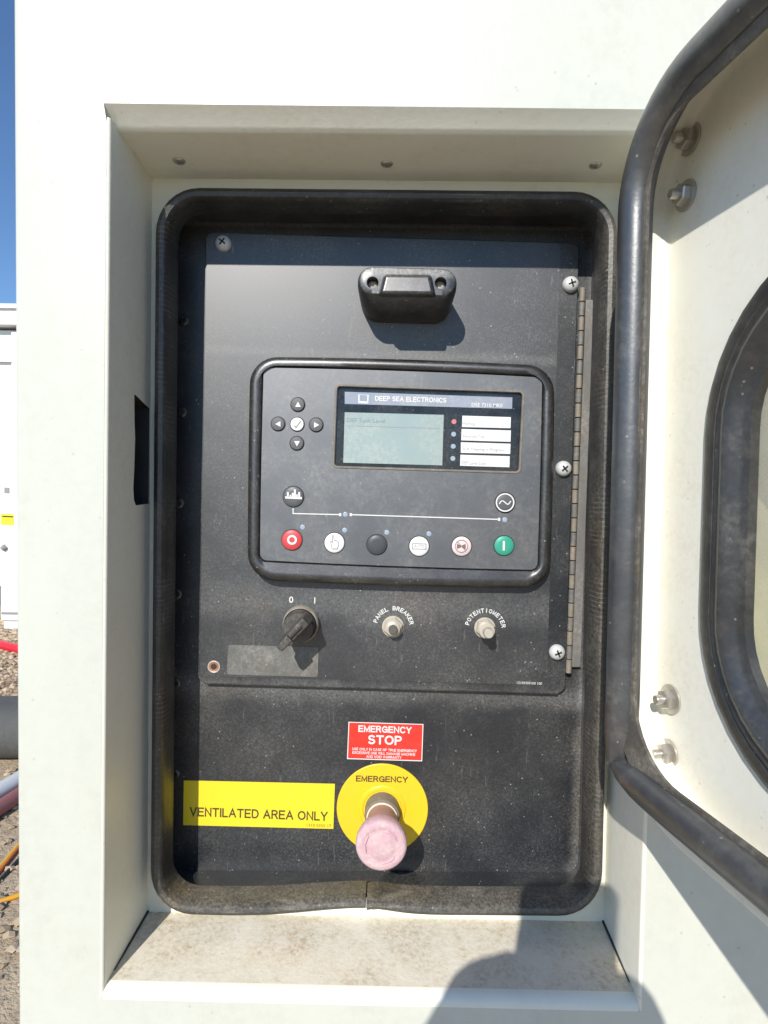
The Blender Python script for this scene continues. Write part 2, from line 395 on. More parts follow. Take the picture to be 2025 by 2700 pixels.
M['zinc_dull'] = dusty('dull_zinc', (0.52, 0.48, 0.41), (0.46, 0.40, 0.30), .8, 90, 300, .42, .3, 300, film=.1, metal=.2)
M['steel'] = dusty('steel_nut', (0.52, 0.50, 0.46), (0.50, 0.42, 0.30), .5, 90, 300, .34, .3, 300, metal=.75)
M['recess_dark'] = plain('screw_recess', (0.03, 0.03, 0.03), .6)
M['copper'] = plain('copper_insert', (0.45, 0.20, 0.12), .45, .4)
M['hinge_tan'] = dusty('dusty_tan_knuckle', (0.19, 0.165, 0.13), (0.38, 0.33, 0.26), .8, 120, 400, .55, .4, 260, film=.12)
M['hinge_dark'] = dusty('dark_knuckle', (0.10, 0.098, 0.095), (0.32, 0.30, 0.26), .8, 120, 400, .5, .6, 260, film=.15)
M['hinge_leaf'] = dusty('grey_hinge_leaf', (0.10, 0.10, 0.10), (0.36, 0.34, 0.30), .8, 40, 300, .5, .7, 200, film=.18, streak=(1, 1, .3))
M['knob'] = dusty('dusty_knob_plastic', (0.012, 0.011, 0.010), (0.30, 0.275, 0.24), .50, 60, 300, .42, .6, 260, film=.05, spec=.8, grain=.1)
M['knob_ring'] = dusty('dusty_knob_ring', (0.12, 0.11, 0.10), (0.55, 0.50, 0.42), .8, 70, 300, .5, .5, 260, film=.3)
M['clip_rubber'] = dusty('dusty_clip', (0.035, 0.034, 0.033), (0.30, 0.275, 0.23), .7, 40, 300, .5, .6, 200, film=.14, grain=.15, gscale=700)
M['gasket_rubber'] = dusty('gasket_rubber', (0.014, 0.015, 0.018), (0.30, 0.285, 0.25), .26, 22, 160, .36, .9, 170, film=.02, spec=.9, grain=.06, gscale=500)
M['lcd_ink'] = plain('faint_lcd_print', (0.19, 0.25, 0.26), .4)
M['blank_label'] = dusty('grey_blank_label', (0.060, 0.063, 0.060), (0.34, 0.33, 0.30), .50, 40, 300, .5, .8, 230, film=.20, grain=.2)

# ------------------------------------------------------------------ ground
def ground_mat():
    m, nt, b = new_mat('gravel_ground'); co = coords(nt)
    n1 = noise(nt, co, 1.4, 5, .6); n2 = noise(nt, co, 28, 4, .7)
    c = mixc(nt, ramp(nt, n1, .35, .65), (0.44, 0.335, 0.215), (0.54, 0.435, 0.30))
    c = mixc(nt, math_n(nt, 'MULTIPLY', ramp(nt, n2, .5, .72), .55), c, (0.16, 0.12, 0.085))
    nt.links.new(c, b.inputs['Base Color']); b.inputs['Roughness'].default_value = .9
    bump(nt, b, n2, .9, .02); return m
M['ground'] = ground_mat()
g = MB().add([(-160, -160, 0), (160, -160, 0), (160, 160, 0), (-160, 160, 0)], [(0, 1, 2, 3)])
tag(obj('ground', g, M['ground'], base=(0, 0, 0), smooth=0), kind='structure')

def stone_mat():
    m, nt, b = new_mat('stones'); gi = nt.nodes.new('ShaderNodeNewGeometry')
    c = mixc(nt, gi.outputs['Random Per Island'], (0.22, 0.15, 0.095), (0.62, 0.49, 0.33))
    nt.links.new(c, b.inputs['Base Color']); b.inputs['Roughness'].default_value = .85; return m
M['stone'] = stone_mat()
g = MB()
OCT = [(1, 0, 0), (-1, 0, 0), (0, 1, 0), (0, -1, 0), (0, 0, 1), (0, 0, -1), (.6, .6, .5), (-.6, .6, .5), (.6, -.6, .5), (-.6, -.6, .5)]
OF = [(4, 6, 7), (4, 7, 9), (4, 9, 8), (4, 8, 6), (0, 2, 6), (2, 1, 7), (1, 3, 9), (3, 0, 8), (2, 7, 6), (1, 9, 7), (3, 8, 9), (0, 6, 8)]
for k in range(5200):
    Z = 1.2 + 5.6 * random.random() ** .8; x = -.63 * Z + random.uniform(-.38, .55)
    if x > -.28 or (Z < 3.9 and random.random() < .72): continue
    s = random.uniform(.010, .030) * (0.75 + .08 * Z); a = random.uniform(0, 6.28); h = random.uniform(.4, .8)
    R = Matrix.Rotation(a, 3, 'Z'); c = Vector((x, Z + CAM.y, s * .15))
    g.add([c + R @ Vector((p[0] * s * random.uniform(.75, 1.25), p[1] * s * random.uniform(.6, 1), p[2] * s * h)) for p in OCT], OF)
tag(obj('gravel', g, M['stone'], base=(0, 0, 0), smooth=0), 'loose tan gravel stones on the ground beside the white housing', kind='stuff')

# ------------------------------------------------------------------ background at the left edge
M['shelter'] = dusty('shelter_white', (0.74, 0.76, 0.76), (0.5, 0.5, 0.48), .25, 2, 20, .45)
M['cabinet'] = dusty('cabinet_white', (0.80, 0.80, 0.79), (0.6, 0.6, 0.58), .15, 2, 20, .4)
YB = 7.2
zt = at(20, 812, YB).z
t = thing('equipment_shelter', 'white metal equipment shelter with flat roof edge far behind at left', 'building', (-6, YB, 0))
X0, X1 = -11.0, -2.2
obj('wall', MB().box((X0, YB, 0.25), (X1, YB + 2.6, zt - .28)), M['shelter'], t, 0)
obj('roof', MB().box((X0 - .1, YB - .14, zt - .24), (X1 + .1, YB + 2.8, zt - .05)).box((X0 - .14, YB - .18, zt - .05), (X1 + .14, YB + 2.84, zt)), M['cabinet'], t, 0)
zb = at(20, 945, YB).z
obj('rail', MB().box((X0, YB - .05, zb - .05), (X1, YB - .002, zb + .05)), M['cabinet'], t, 0)
rib0 = None
for i in range(24):
    x = X0 + .1 + i * .36
    m = MB().prism([Vector((x, YB - .001, .3)), Vector((x + .03, YB - .04, .3)), Vector((x + .10, YB - .04, .3)), Vector((x + .13, YB - .001, .3))], (0, 0, zt - .6))
    if rib0 is None: rib0 = obj('rib', m, M['shelter'], t, 0); x00 = x
    else: copy_part(rib0, t, (x - x00, 0, 0))
obj('skid_base', MB().box((X0, YB + .05, 0.0), (X1, YB + 2.5, .25)), M['hinge_dark'], t, 0)
# cabinet in front of it
YC = 5.9
c0, c1 = at(5, 1278, YC), at(45, 1660, YC)
cx0, cx1 = c0.x - .02, c0.x + .75
t = thing('electrical_cabinet', 'white electrical cabinet with small yellow label in front of the shelter', 'cabinet', ((cx0 + cx1) / 2, YC, 0))
obj('body', MB().box((cx0, YC, .10), (cx1, YC + .5, c0.z)), M['cabinet'], t, 30, .008)
obj('plinth', MB().box((cx0 + .02, YC + .02, 0), (cx1 - .02, YC + .48, .10)), M['cabinet'], t, 0)
zl = at(20, 1617, YC).z
obj('door_gap', MB().box((cx0 + .01, YC - .004, zl - .012), (cx1 - .01, YC - .001, zl + .012)), M['grey_ink'], t, 0)
obj('warning_label', flat([(3, 1354), (37, 1356), (36, 1385), (3, 1383)], YC, .004), M['yellow_sticker'], t, 0)
obj('label_stripe', flat([(6, 1360), (34, 1361), (34, 1364), (6, 1363)], YC - .005, .002), M['black_ink'], t, 0)
obj('nameplate', flat([(12, 1285), (25, 1286), (25, 1301), (12, 1300)], YC, .004), M['grey_ink'], t, 0)
hc = at(12, 1444, YC); s = .035
obj('handle', MB().lathe(hc, (0, -1, 0), [(s, 0), (s * .9, .03), (s * .4, .04)], 4), M['grey_ink'], t, 0)

def ground_pt(px, py, z=0.0): return hit(px, py, Vector((0, 0, z)), Vector((0, 0, 1)))
def hose(name, a, b, r, mat, label, cat, wig=.03, z=None):
    z = r if z is None else z
    A, B = ground_pt(*a, z), ground_pt(*b, z); d = (B - A)
    A2, B2 = A - d.normalized() * .9, B + d.normalized() * 1.2
    n = Vector((-d.y, d.x, 0)).normalized(); P = []
    for i in range(41):
        u = i / 40; p = A2.lerp(B2, u) + n * wig * (math.sin(u * 9 + len(name)) * min(1, abs(u - .43) * 4)); P.append(p)
    return tag(obj(name, MB().tube(P, r, 12), mat), label, cat)
hose('hose', (0, 1700), (45, 1711), .042, plain('red_hose', (0.62, 0.012, 0.03), .4), 'bright red hose lying across the gravel near the cabinet', 'hose')
A = ground_pt(0, 2040); M['pipe'] = dusty('dark_grey_pipe', (0.070, 0.073, 0.072), (0.22, 0.20, 0.17), .5, 5, 60, .75)
rp = .165; yy = A.y + .02
g = MB().lathe(Vector((-6.0, yy, rp)), (1, 0.05, 0), [(rp * .86, .0), (rp, 0), (rp, 4.2), (rp * .86, 4.2), (rp * .86, 0)], 36, False, False)
tag(obj('pipe', g, M['pipe']), 'thick dark grey pipe lying on the ground beside the housing', 'pipe')
hose('hose', (0, 2088), (45, 2062), .045, plain('white_hose', (0.62, 0.64, 0.63), .45), 'white hose lying in front of the thick grey pipe', 'hose', .01)
hose('hose', (0, 2130), (45, 2100), .035, plain('dull_red_hose', (0.30, 0.11, 0.10), .5), 'dull red hose lying beside the white hose', 'hose', .01)
hose('cable', (0, 2288), (35, 2246), .009, plain('yellow_cable', (0.75, 0.42, 0.02), .45), 'yellow cable crossing the dirt, farther from the camera', 'cable')
hose('cable', (0, 2296), (35, 2252), .008, plain('orange_cable', (0.70, 0.16, 0.02), .45), 'orange cable running tight beside the farther yellow cable', 'cable')
hose('cable', (0, 2320), (35, 2282), .007, plain('black_cable', (0.02, 0.02, 0.02), .45), 'thin black cable between the two coloured cable runs', 'cable')
hose('cable', (0, 2378), (35, 2366), .009, plain('amber_cable', (0.75, 0.36, 0.02), .45), 'amber cable crossing the dirt, nearest to the camera', 'cable')

# ------------------------------------------------------------------ generator housing
HX0, HX1, HZ0, HZ1 = at(38, 1300, YW).x, 2.6, 0.32, 2.35
enc = thing('generator_housing', 'white painted metal generator housing with a square control recess', 'generator', ((HX0 + HX1) / 2, .6, HZ0))
# opening in the front wall
fTL, fTR = at(292, 341, 0.010), at(1742, 352, 0.010)
WL0, WL1 = at(290, 420, YW), at(271, 2645, YW)        # left edge of opening
WR0, WR1 = at(1752, 420, YW), at(1683, 2653, YW)      # right edge
lipL, lipR = at(273, 272, YW), at(1775, 289, YW)
zBot = (at(271, 2648, YW).z + at(1683, 2654, YW).z) / 2
EB = .0075                                            # fold radius of the sill edge
eL = .0022
opening = [lipL, lipR, Vector((WR0.x + eL, 0, fTR.z)), Vector((WR1.x + eL, 0, zBot)), Vector((WL1.x - eL, 0, zBot)),
           Vector((WL0.x - eL, 0, fTL.z - .001))]
outer = [Vector((HX0 + .004, 0, HZ1)), Vector((HX1, 0, HZ1)), Vector((HX1, 0, HZ0)), Vector((HX0 + .004, 0, HZ0))]
wall = MB().fill(outer, [opening])
edge = []
for k in range(5):
    a = k / 4 * math.pi / 2; edge.append([Vector((HX0 + .004 - .004 * math.sin(a), .004 - .004 * math.cos(a), z)) for z in (HZ0, HZ1)])
wall.loft(edge, ring=False)
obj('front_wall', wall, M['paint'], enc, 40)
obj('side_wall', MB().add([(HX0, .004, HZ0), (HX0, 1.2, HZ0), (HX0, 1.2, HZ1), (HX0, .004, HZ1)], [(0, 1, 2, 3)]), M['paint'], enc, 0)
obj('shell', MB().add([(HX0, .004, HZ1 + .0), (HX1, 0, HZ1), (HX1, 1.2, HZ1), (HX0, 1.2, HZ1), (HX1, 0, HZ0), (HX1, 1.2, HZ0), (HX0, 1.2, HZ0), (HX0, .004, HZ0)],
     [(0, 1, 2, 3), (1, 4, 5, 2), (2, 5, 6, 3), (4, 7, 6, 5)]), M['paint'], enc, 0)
obj('skid', MB().box((HX0 + .05, .05, 0), (HX1 - .05, 1.15, HZ0 - .002)), M['hinge_dark'], enc, 0)

# back corners of the recess (flange plane)
bTL, bTR, bBR, bBL = at(401, 470, YF), at(1640, 482, YF), at(1592, 2421, YF), at(388, 2413, YF)
# ceiling with its slanted drip lip
zc = fTL.z
lipl = [[lipL + Vector((.0, 0, 0)), lipR],
        [lipL + Vector((.0004, .0015, -.0012)), lipR + Vector((0, .0015, -.0012))],
        [Vector((fTL.x - .0035, .0095, zc + .0025)), Vector((fTR.x, .0095, fTR.z + .0025))],
        [Vector((fTL.x - .001, .0115, zc + .0004)), Vector((fTR.x, .0115, fTR.z + .0004))],
        [Vector((fTL.x, .014, zc)), Vector((fTR.x, .014, fTR.z))],
        [Vector((bTL.x - .004, YF + .001, bTL.z)), Vector((bTR.x + .004, YF + .001, bTR.z))]]
cheek0 = [lipL.lerp(Vector((WL0.x - eL, 0, fTL.z - .001)), f) for f in (0, .08, .75, .92, 1)]
cheek1 = [L[0] for L in lipl[:5]]
cm = MB().loft(lipl, ring=False).loft([cheek0, cheek1], ring=False)
obj('recess_ceiling', cm, M['recess_paint_shade_lifted'], enc, 45)
# left side with latch slot
sl0, sl1 = at(354, 1037, .040), at(356, 1335, .040)
xl = lambda z, y: (WL0.x + (WL1.x - WL0.x) * (WL0.z - z) / (WL0.z - WL1.z)) * (1 - y / YF) + (bTL.x + (bBL.x - bTL.x) * (bTL.z - z) / (bTL.z - bBL.z)) * y / YF
def lw(y, z): return Vector((xl(z, y), y, z))
zt_, zb_ = zc + .002, zBot - .001
zs0, zs1 = at(354, 1040, .041).z, at(356, 1333, .041).z
slot = [lw(.0405, zs0), lw(.0440, zs0 - .0005), lw(YF - .0022, zs0 - .0065), lw(YF - .0022, zs1 + .001), lw(.0445, zs1), lw(.0412, zs1 + .004),
        lw(.0400, zs1 + .013), lw(.0415, zs1 + .030), lw(.0425, zs1 + .050), lw(.0412, zs1 + .062)]
m = MB()
arc = []
for k in range(5):
    a = k / 4 * math.pi / 2
    arc.append([Vector((xl(z, 0) - eL * (1 - math.sin(a)), eL * (1 - math.cos(a)), z)) for z in (zt_, zb_)])
m.loft(arc, ring=False)
m.fill([lw(eL, zt_), lw(YF, zt_), lw(YF, zb_), lw(eL, zb_)], [slot])
obj('recess_side', m, M['recess_paint_shade_lifted'], enc, 40)
pocket = MB().loft([slot, [p + Vector((-.045, 0, 0)) for p in slot]], True, False, True)
obj('latch_slot', pocket, M['recess_dark'], enc, 0)
# right side
xr = lambda z, y: (WR0.x + (WR1.x - WR0.x) * (WR0.z - z) / (WR0.z - WR1.z)) * (1 - y / YF) + (bTR.x + (bBR.x - bTR.x) * (bTR.z - z) / (bTR.z - bBR.z)) * y / YF
m = MB(); arc = []
for k in range(5):
    a = k / 4 * math.pi / 2
    arc.append([Vector((xr(z, 0) + eL * (1 - math.sin(a)), eL * (1 - math.cos(a)), z)) for z in (zt_, zb_)])
arc.append([Vector((xr(z, YF), YF, z)) for z in (zt_, zb_)])
obj('recess_side', m.loft(arc, ring=False), M['recess_paint_shade_lifted'], enc, 40)
# sill
m = MB(); arc = []
zsf = zBot + EB; zsb = (bBL.z + bBR.z) / 2
for k in range(7):
    a = k / 6 * math.pi / 2
    y, z = EB * (1 - math.cos(a)), zBot + EB * math.sin(a)
    arc.append([Vector((xl(z, y) - .0005, y, z)), Vector((xr(z, y) + .0005, y, z))])
obj('sill_edge', m.loft(arc, ring=False), M['recess_paint_shade_lifted'], enc, 40); m = MB(); arc = arc[-1:]
for k in range(1, 9):
    u = k / 8; y = EB + (YF - EB) * u; z = zsf + (zsb - zsf) * u
    arc.append([Vector((xl(z, y) - .0005, y, z)), Vector((xr(z, y) + .0005, y, z))])
obj('recess_sill', m.loft(arc, ring=False), M['sill_paint'], enc, 40)
# black caulk gap lines at the sill's ends
for side, xf in ((-1, xl), (1, xr)):
    path = [Vector((xf(zsf + (zsb - zsf) * u, EB + (YF - EB) * u) + side * -.0006, EB + (YF - EB) * u, zsf + (zsb - zsf) * u + .0003)) for u in (.12, .4, .7, 1.0)]
    obj('seam', MB().tube(path, [.0003, .0008, .0010, .0010], 6), M['recess_dark'], enc, 30)
# flange
fq = [Vector((xl(bTL.z, YF) - .004, YF, bTL.z + .003)), Vector((xr(bTR.z, YF) + .004, YF, bTR.z + .003)), Vector((xr(bBR.z, YF) + .004, YF, bBR.z - .003)), Vector((xl(bBL.z, YF) - .004, YF, bBL.z - .003))]
SQ = pq([(409, 491), (1634, 503), (1588, 2417), (394, 2409)], .058)       # outer edge of the seal
hole = setY(roundquad(inset(SQ, (.006, .0055, .006, .004)), .028, 6), YF)
obj('recess_flange', MB().fill(fq, [hole], (0, .0015, 0)), M['recess_paint_shade_lifted'], enc, 30)
# three rivets in the ceiling
riv = None
for px, py in ((472, 423), (1020, 430), (1570, 434)):
    c = hit(px, py, Vector((0, .04, (zc + bTL.z) / 2)), Vector((0, 0, 1))); c.z = zc + (bTL.z - zc) * (c.y - .014) / (YF - .014)
    mm = MB().lathe(c, (0, 0, -1), [(.0046, -.001), (.0046, .0004), (.0040, .0014), (.0026, .0020), (.0014, .0021), (.0012, .0008), (.0001, .0007)], 20)
    if riv is None: riv = obj('rivet', mm, M['steel'], enc, 30); r0 = c
    else: copy_part(riv, enc, c - r0)

# inner black box walls and fixed back panel
bq = inset(SQ, (.0065, .0055, .0070, -.004))
obj('inner_box', MB().loft([setY(roundquad(bq, .024), YF + .0017), setY(roundquad(bq, .010), YP + .002)]), M['panel'], enc, 40)
obj('back_panel', MB().prism(setY(inset(bq, -.004), YP), (0, .003, 0)), M['panel'], enc, 0)
bs = None
for px, py in ((485, 845), (480, 1087), (472, 1327), (467, 1567), (463, 1800), (461, 2040)):
    c = at(px, py, YP)
    mm = MB().lathe(c, (0, -1, 0), [(.0042, 0), (.0042, .0008), (.0030, .0019), (.0014, .0020), (.0012, .0008), (.0001, .0007)], 18)
    if bs is None: bs = obj('panel_screw', mm, M['black_plastic'], enc, 30); b0 = c
    else: copy_part(bs, enc, c - b0)

obj('hinge_notch_shade', flat([(1492, 1768), (1510, 1764), (1503, 1777), (1512, 1787), (1492, 1792)], YP, .0004), M['recess_dark'], enc, 0)  # flat dark sheet in place of the shade inside a cutout
# rubber edge seal round the opening
NE = 40
prof = [(.0030, .0700), (.0006, .0690), (.0000, .0640), (.0004, .0590), (.0022, .0555), (.0052, .0540), (.0082, .0548), (.0100, .0575), (.0106, .0620),
        (.0112, .0650), (.0118, .0690), (.0116, .0760), (.0090, .0780), (.0040, .0775)]
loops = []
jx = at(955, 2400, .058).x
for o, y in prof:
    L = setY(roundquad(inset(SQ, o), max(.034 - o, .006), 8, NE), y)
    for p in L:                                       # sag and hump of the bottom run
        if p.z < SQ[3].z + .045:
            d = (p.x - jx); wgt = max(0, 1 - (p.z - SQ[3].z) / .045)
            p.z += wgt * (.0058 * math.exp(-(d / (.055 if d < 0 else .030)) ** 2) - .0018 * math.exp(-((d + .09) / .05) ** 2))
    loops.append(L)
n = len(loops[0])
start = min(range(n), key=lambda i: abs(loops[0][i].x - jx) + (10 if loops[0][i].z > SQ[3].z + .03 else 0))
order = [(start + i) % n for i in range(n)]
secs = [[loops[k][i] for k in range(len(prof))] for i in order]
first = [p + Vector((-.0004, 0, 0)) for p in secs[0]]; last = [p + Vector((.0007, 0, -.0016)) for p in secs[0]]
secs = [first] + secs[1:] + [last]
obj('edge_seal', MB().loft(secs, True, True, True), M['seal_rubber'], enc, 40)
# ------------------------------------------------------------------ hinged black control panel
DQ = pq([(541, 610), (1528, 640), (1491, 1828), (521, 1800)], YD)
cp = thing('control_panel', 'black hinged control panel plate with white screws and dusty black overlay', 'control panel', (DQ[2] + DQ[3]) / 2)
obj('plate', MB().prism(roundquad(DQ, .007, 6), (0, .0055, 0)), M['panel'], cp, 40, .0008)
obj('edge_fold', MB().tube([DQ[3] + Vector((.006, .0024, .0004)), DQ[2] + Vector((-.006, .0024, .0004))], .0024, 14), M['panel'], cp, 50)
OQ = pq([(546, 616), (1478, 642), (1441, 1806), (527, 1782)], YD)
obj('overlay', MB().prism([p + Vector((0, -.0004, 0)) for p in roundquad(OQ, .005, 5)], (0, .0004, 0)), M['overlay'], cp, 0)
YO = YD - .0004
def screw(px, py, Y, parent, rpx=20, ang=.6):
    c = at(px, py, Y); r = rpx * PXM(Y)
    s = obj('screw', MB().lathe(c, (0, -1, 0), [(r * 1.04, 0), (r * 1.04, .0007), (r, .0022), (r * .82, .0040), (r * .45, .0052), (r * .02, .0055)], 26), M['zinc'], parent, 45)
    m = MB()
    for a in (ang, ang + math.pi / 2):
        u = Vector((math.cos(a), 0, math.sin(a))); v = Vector((-math.sin(a), 0, math.cos(a))); q = c + Vector((0, -.0056, 0))
        m.prism([q + u * r * .48 + v * r * .11, q - u * r * .48 + v * r * .11, q - u * r * .48 - v * r * .11, q + u * r * .48 - v * r * .11], (0, .0012, 0))
    obj('cross_recess', m, M['recess_dark'], s, 0)
    return s
for px, py, a in ((590, 643, .9), (1504, 751, .3), (1485, 1236, .7), (1468, 1719, .4)):
    screw(px, py, YD - .0004, cp, 20, a)
c = at(564, 1758, YO)
ins = obj('screw_hole', MB().lathe(c, (0, -1, 0), [(.0052, 0), (.0052, .0004), (.0046, .0006), (.0040, .0003)], 24, False, False), M['zinc_dull'], cp, 40)
obj('threaded_insert', MB().lathe(c, (0, -1, 0), [(.0040, .0002), (.0038, .0006), (.0026, .0004), (.0024, .0001)], 24, False, False), M['copper'], ins, 40)
obj('hole_bottom', MB().lathe(c, (0, -1, 0), [(.0027, .0001), (.0001, .00012)], 18), M['recess_dark'], ins, 0)
# piano hinge
ha, hb = at(1536, 758, YD - .001), at(1499, 1775, YD - .001)
NK = 27
leaf = obj('hinge_leaf', MB().prism(pq([(1545, 790), (1566, 790), (1532, 1760), (1508, 1760)], YD + .001), (0, .0035, 0)), M['hinge_leaf'], cp, 0, .0008)
kn = {}
for i in range(NK):
    a, b = ha.lerp(hb, (i + .03) / NK), ha.lerp(hb, (i + .97) / NK)
    k = i % 2
    if k not in kn:
        kn[k] = obj('knuckle', MB().tube([a, a.lerp(b, .02), a.lerp(b, .98), b], [.0018, .0023, .0023, .0018], 14), M['hinge_tan'] if k == 0 else M['hinge_dark'], leaf, 40); kn[(k, 0)] = a
    else: copy_part(kn[k], leaf, a - kn[(k, 0)])
# printed marks and the blank label
def ink(name, s, px, py, Y, hpx, wpx, mat, parent, ang=TILT, t=.0002, bold=0.0):
    p = at(px, py, Y) + Vector((0, -t, 0))
    if all(ch == ' ' or ch in STROKES for ch in s):
        return obj(name, stroke_mb(s, p, hpx * PXM(Y), ang, wpx * PXM(Y) if wpx else None, .175 if not bold else .19), mat, parent, 0)
    return obj(name, text_mb(s, p, hpx * PXM(Y), ang, wpx * PXM(Y) if wpx else None, bold=bold), mat, parent, 0)
obj('blank_label', flat(roundquad(pq([(602, 1700), (840, 1706), (838, 1785), (598, 1778)], YO), .002, 4), YO, .0003), M['blank_label'], cp, 0)
ink('lettering', '0', 768, 1581, YO, 17, 11, M['white_ink'], cp)
ink('lettering', 'I', 830, 1583, YO, 16, None, M['white_ink'], cp)
ink('lettering', '13100300100 100', 1396, 1801, YO, 7, 66, M['white_ink'], cp)
def arc_text(s, px, py, rpx, a0, a1, hpx, parent):
    c = at(px, py, YO); m = MB(); k = PXM(YO); n = len(s)
    for i, ch in enumerate(s):
        if ch == ' ': continue
        a = math.radians(a0 + (a1 - a0) * i / (n - 1))
        p = c + Vector((math.cos(a) * rpx * k, -.0002, math.sin(a) * rpx * k))
        m.grow(stroke_mb(ch, p, hpx * k, math.pi / 2 - a, (8.6 if ch not in 'I' else 2.0) * k, .19))
    return obj('lettering', m, M['white_ink'], parent, 0)
arc_text('PANEL BREAKER', 1037, 1652, 49, 163, 13, 11.5, cp)
arc_text('POTENTIOMETER', 1279, 1658, 49, 163, 10, 11.5, cp)

# ------------------------------------------------------------------ lamp at the top of the panel
YLf = .0555
cL = at(1074, 742, YLf); kk = PXM(YLf)
base = at(1074, 790, YO)
M['lamp_plastic'] = dusty('dusty_glare_lamp_plastic', (0.006, 0.006, 0.007), DUST, .26, 60, 420, .33, 1.0, 240, film=.004, spec=.9, ior=1.6, grain=.10, bands=(band(at(940, 716, YLf), at(1205, 720, YLf), .0075, .55),))  # pale top band paints dust and glare together
t = thing('panel_lamp', 'black oval panel lamp housing with two screw holes above the display', 'lamp', base)
def stadium(cx, cz, hw, hh, y, n=14, rise=0.0):
    L = []
    for i in range(n + 1):
        a = -math.pi / 2 + math.pi * i / n; L.append(Vector((cx + hw - hh + hh * math.cos(a), y, cz + hh * math.sin(a))))
    for i in range(n + 1):
        a = math.pi / 2 + math.pi * i / n; L.append(Vector((cx - hw + hh + hh * math.cos(a), y, cz + hh * math.sin(a))))
    ca, sa = math.cos(TILT), math.sin(TILT)
    return [Vector((cx + (p.x - cx) * ca + (p.z - cz) * sa, p.y, cz - (p.x - cx) * sa + (p.z - cz) * ca)) for p in L]
hw, hh = 131 * kk, 37 * kk
zf, zbk = cL.z, cL.z - .005
m = MB().loft([stadium(cL.x, zbk, hw * .97, hh * 1.42, YO), stadium(cL.x, zbk + .001, hw * .98, hh * 1.40, YO - .012),
               stadium(cL.x, zf - .0012, hw * 1.0, hh * 1.16, YLf + .008), stadium(cL.x, zf, hw * .99, hh * 1.04, YLf + .003),
               stadium(cL.x, zf, hw * .965, hh * .96, YLf + .0008), stadium(cL.x, zf, hw * .93, hh * .88, YLf)])
hl = [Vector((at(982.5, 745, YLf).x, YLf, at(982.5, 745, YLf).z)), at(1162, 746, YLf)]
holes = []
for c in hl:
    holes.append([c + Vector((math.cos(2 * math.pi * i / 20), 0, math.sin(2 * math.pi * i / 20))) * .0045 for i in range(20)])
m.fill(stadium(cL.x, zf, hw * .93, hh * .88, YLf), holes)
for H in holes: m.loft([H, [p + Vector((0, .009, 0)) for p in H]], True, False, True)
obj('housing', m, M['lamp_plastic'], t, 40)
bx0, bx1 = cL.x - .0165, cL.x + .0165
obj('lens_hood', MB().loft([[Vector((bx0 - .002, YLf + .002, zf + .0062)), Vector((bx1 + .002, YLf + .002, zf + .0062)), Vector((bx1 + .006, YLf + .002, zf - .0120)), Vector((bx0 - .006, YLf + .002, zf - .0120))],
    [Vector((bx0, YLf - .0045, zf + .003)), Vector((bx1, YLf - .0045, zf + .003)), Vector((bx1 + .003, YLf - .0065, zf - .0108)), Vector((bx0 - .003, YLf - .0065, zf - .0108))]], True, True, True), M['lamp_plastic'], t, 30, .0022, seg=3)
for c in hl:
    obj('screw', MB().lathe(c + Vector((0, .009, 0)), (0, -1, 0), [(.0036, 0), (.0036, .002), (.0025, .003), (.0012, .0032), (.001, .002), (.0001, .002)], 16), M['zinc_dull'], t, 40)

# ------------------------------------------------------------------ controller module
YB1 = .0835
BQ = pq([(656, 937), (1467, 962), (1452, 1553), (649, 1531)], YB1)
ctl = thing('controller_module', 'grey and black generator controller with display window and round push buttons', 'controller', (BQ[2] + BQ[3]) / 2)
def brz(o, y, r): return setY(roundquad(inset(BQ, o), r, 8, 12, (.0018, .0006, .0016, .0006)), y)
FQ = pq([(694, 968), (1431, 994), (1418, 1504), (684, 1478)], YB1 + .002)
def frz(o, y): return setY(roundquad(inset(FQ, o), .006, 8, 12, (.0012, .0004, .0010, .0004)), y)
obj('bezel', MB().loft([brz(.004, YO, .020), brz(.0010, YO - .004, .0215), brz(0, YB1 + .006, .022), brz(.0006, YB1 + .003, .0215), brz(.0026, YB1 + .0010, .020),
    brz(.0052, YB1, .018), brz(.0078, YB1 + .0004, .015), frz(-.0010, YB1 + .0014), frz(-.0002, YB1 + .0040)]), M['bezel'], ctl, 50)
LQ = pq([(890, 1019), (1377, 1036), (1367, 1243), (882, 1228)], YB1 + .002)
YFc = YB1 + .0022
lcdhole = setY(roundquad(LQ, .0025, 4), YFc)
obj('faceplate', MB().fill(setY(roundquad(inset(FQ, .0004), .0056, 8, 12, (.0012, .0004, .0010, .0004)), YFc), [lcdhole], (0, .0030, 0)), M['faceplate'], ctl, 0)
# display: frame lip, sunk window with printed and lit fields
rim0 = roundquad(inset(LQ, -.0019), .004, 4); rim1 = roundquad(LQ, .0025, 4)
win = obj('display_window', MB().prism(setY(roundquad(inset(LQ, -.001), .003, 4), YFc + .0024), (0, .0015, 0)), M['glass_black'], ctl, 0)
obj('window_rim', MB().loft([setY(rim0, YFc - .0001), setY(roundquad(inset(LQ, -.0016), .004, 4), YFc - .0007), setY(roundquad(inset(LQ, -.0005), .003, 4), YFc - .0007), setY(rim1, YFc + .0002), setY(rim1, YFc + .0024)]), M['collar'], ctl, 40)
YWn = YFc + .0024
obj('header_bar', flat([(909, 1033), (1351, 1048), (1350, 1078), (909, 1065)], YWn), M['header'], win, 0)
obj('lcd_screen', flat([(909, 1087), (1170, 1094), (1166, 1227), (905, 1220)], YWn), M['lcd'], win, 0)
card = [((1219, 1096), (1347, 1100), (1346, 1129), (1218, 1126)), ((1217, 1131), (1347, 1135), (1346, 1165), (1216, 1161)),
        ((1215, 1166), (1346, 1170), (1345, 1197), (1215, 1194)), ((1214, 1199), (1344, 1203), (1343, 1232), (1213, 1228))]
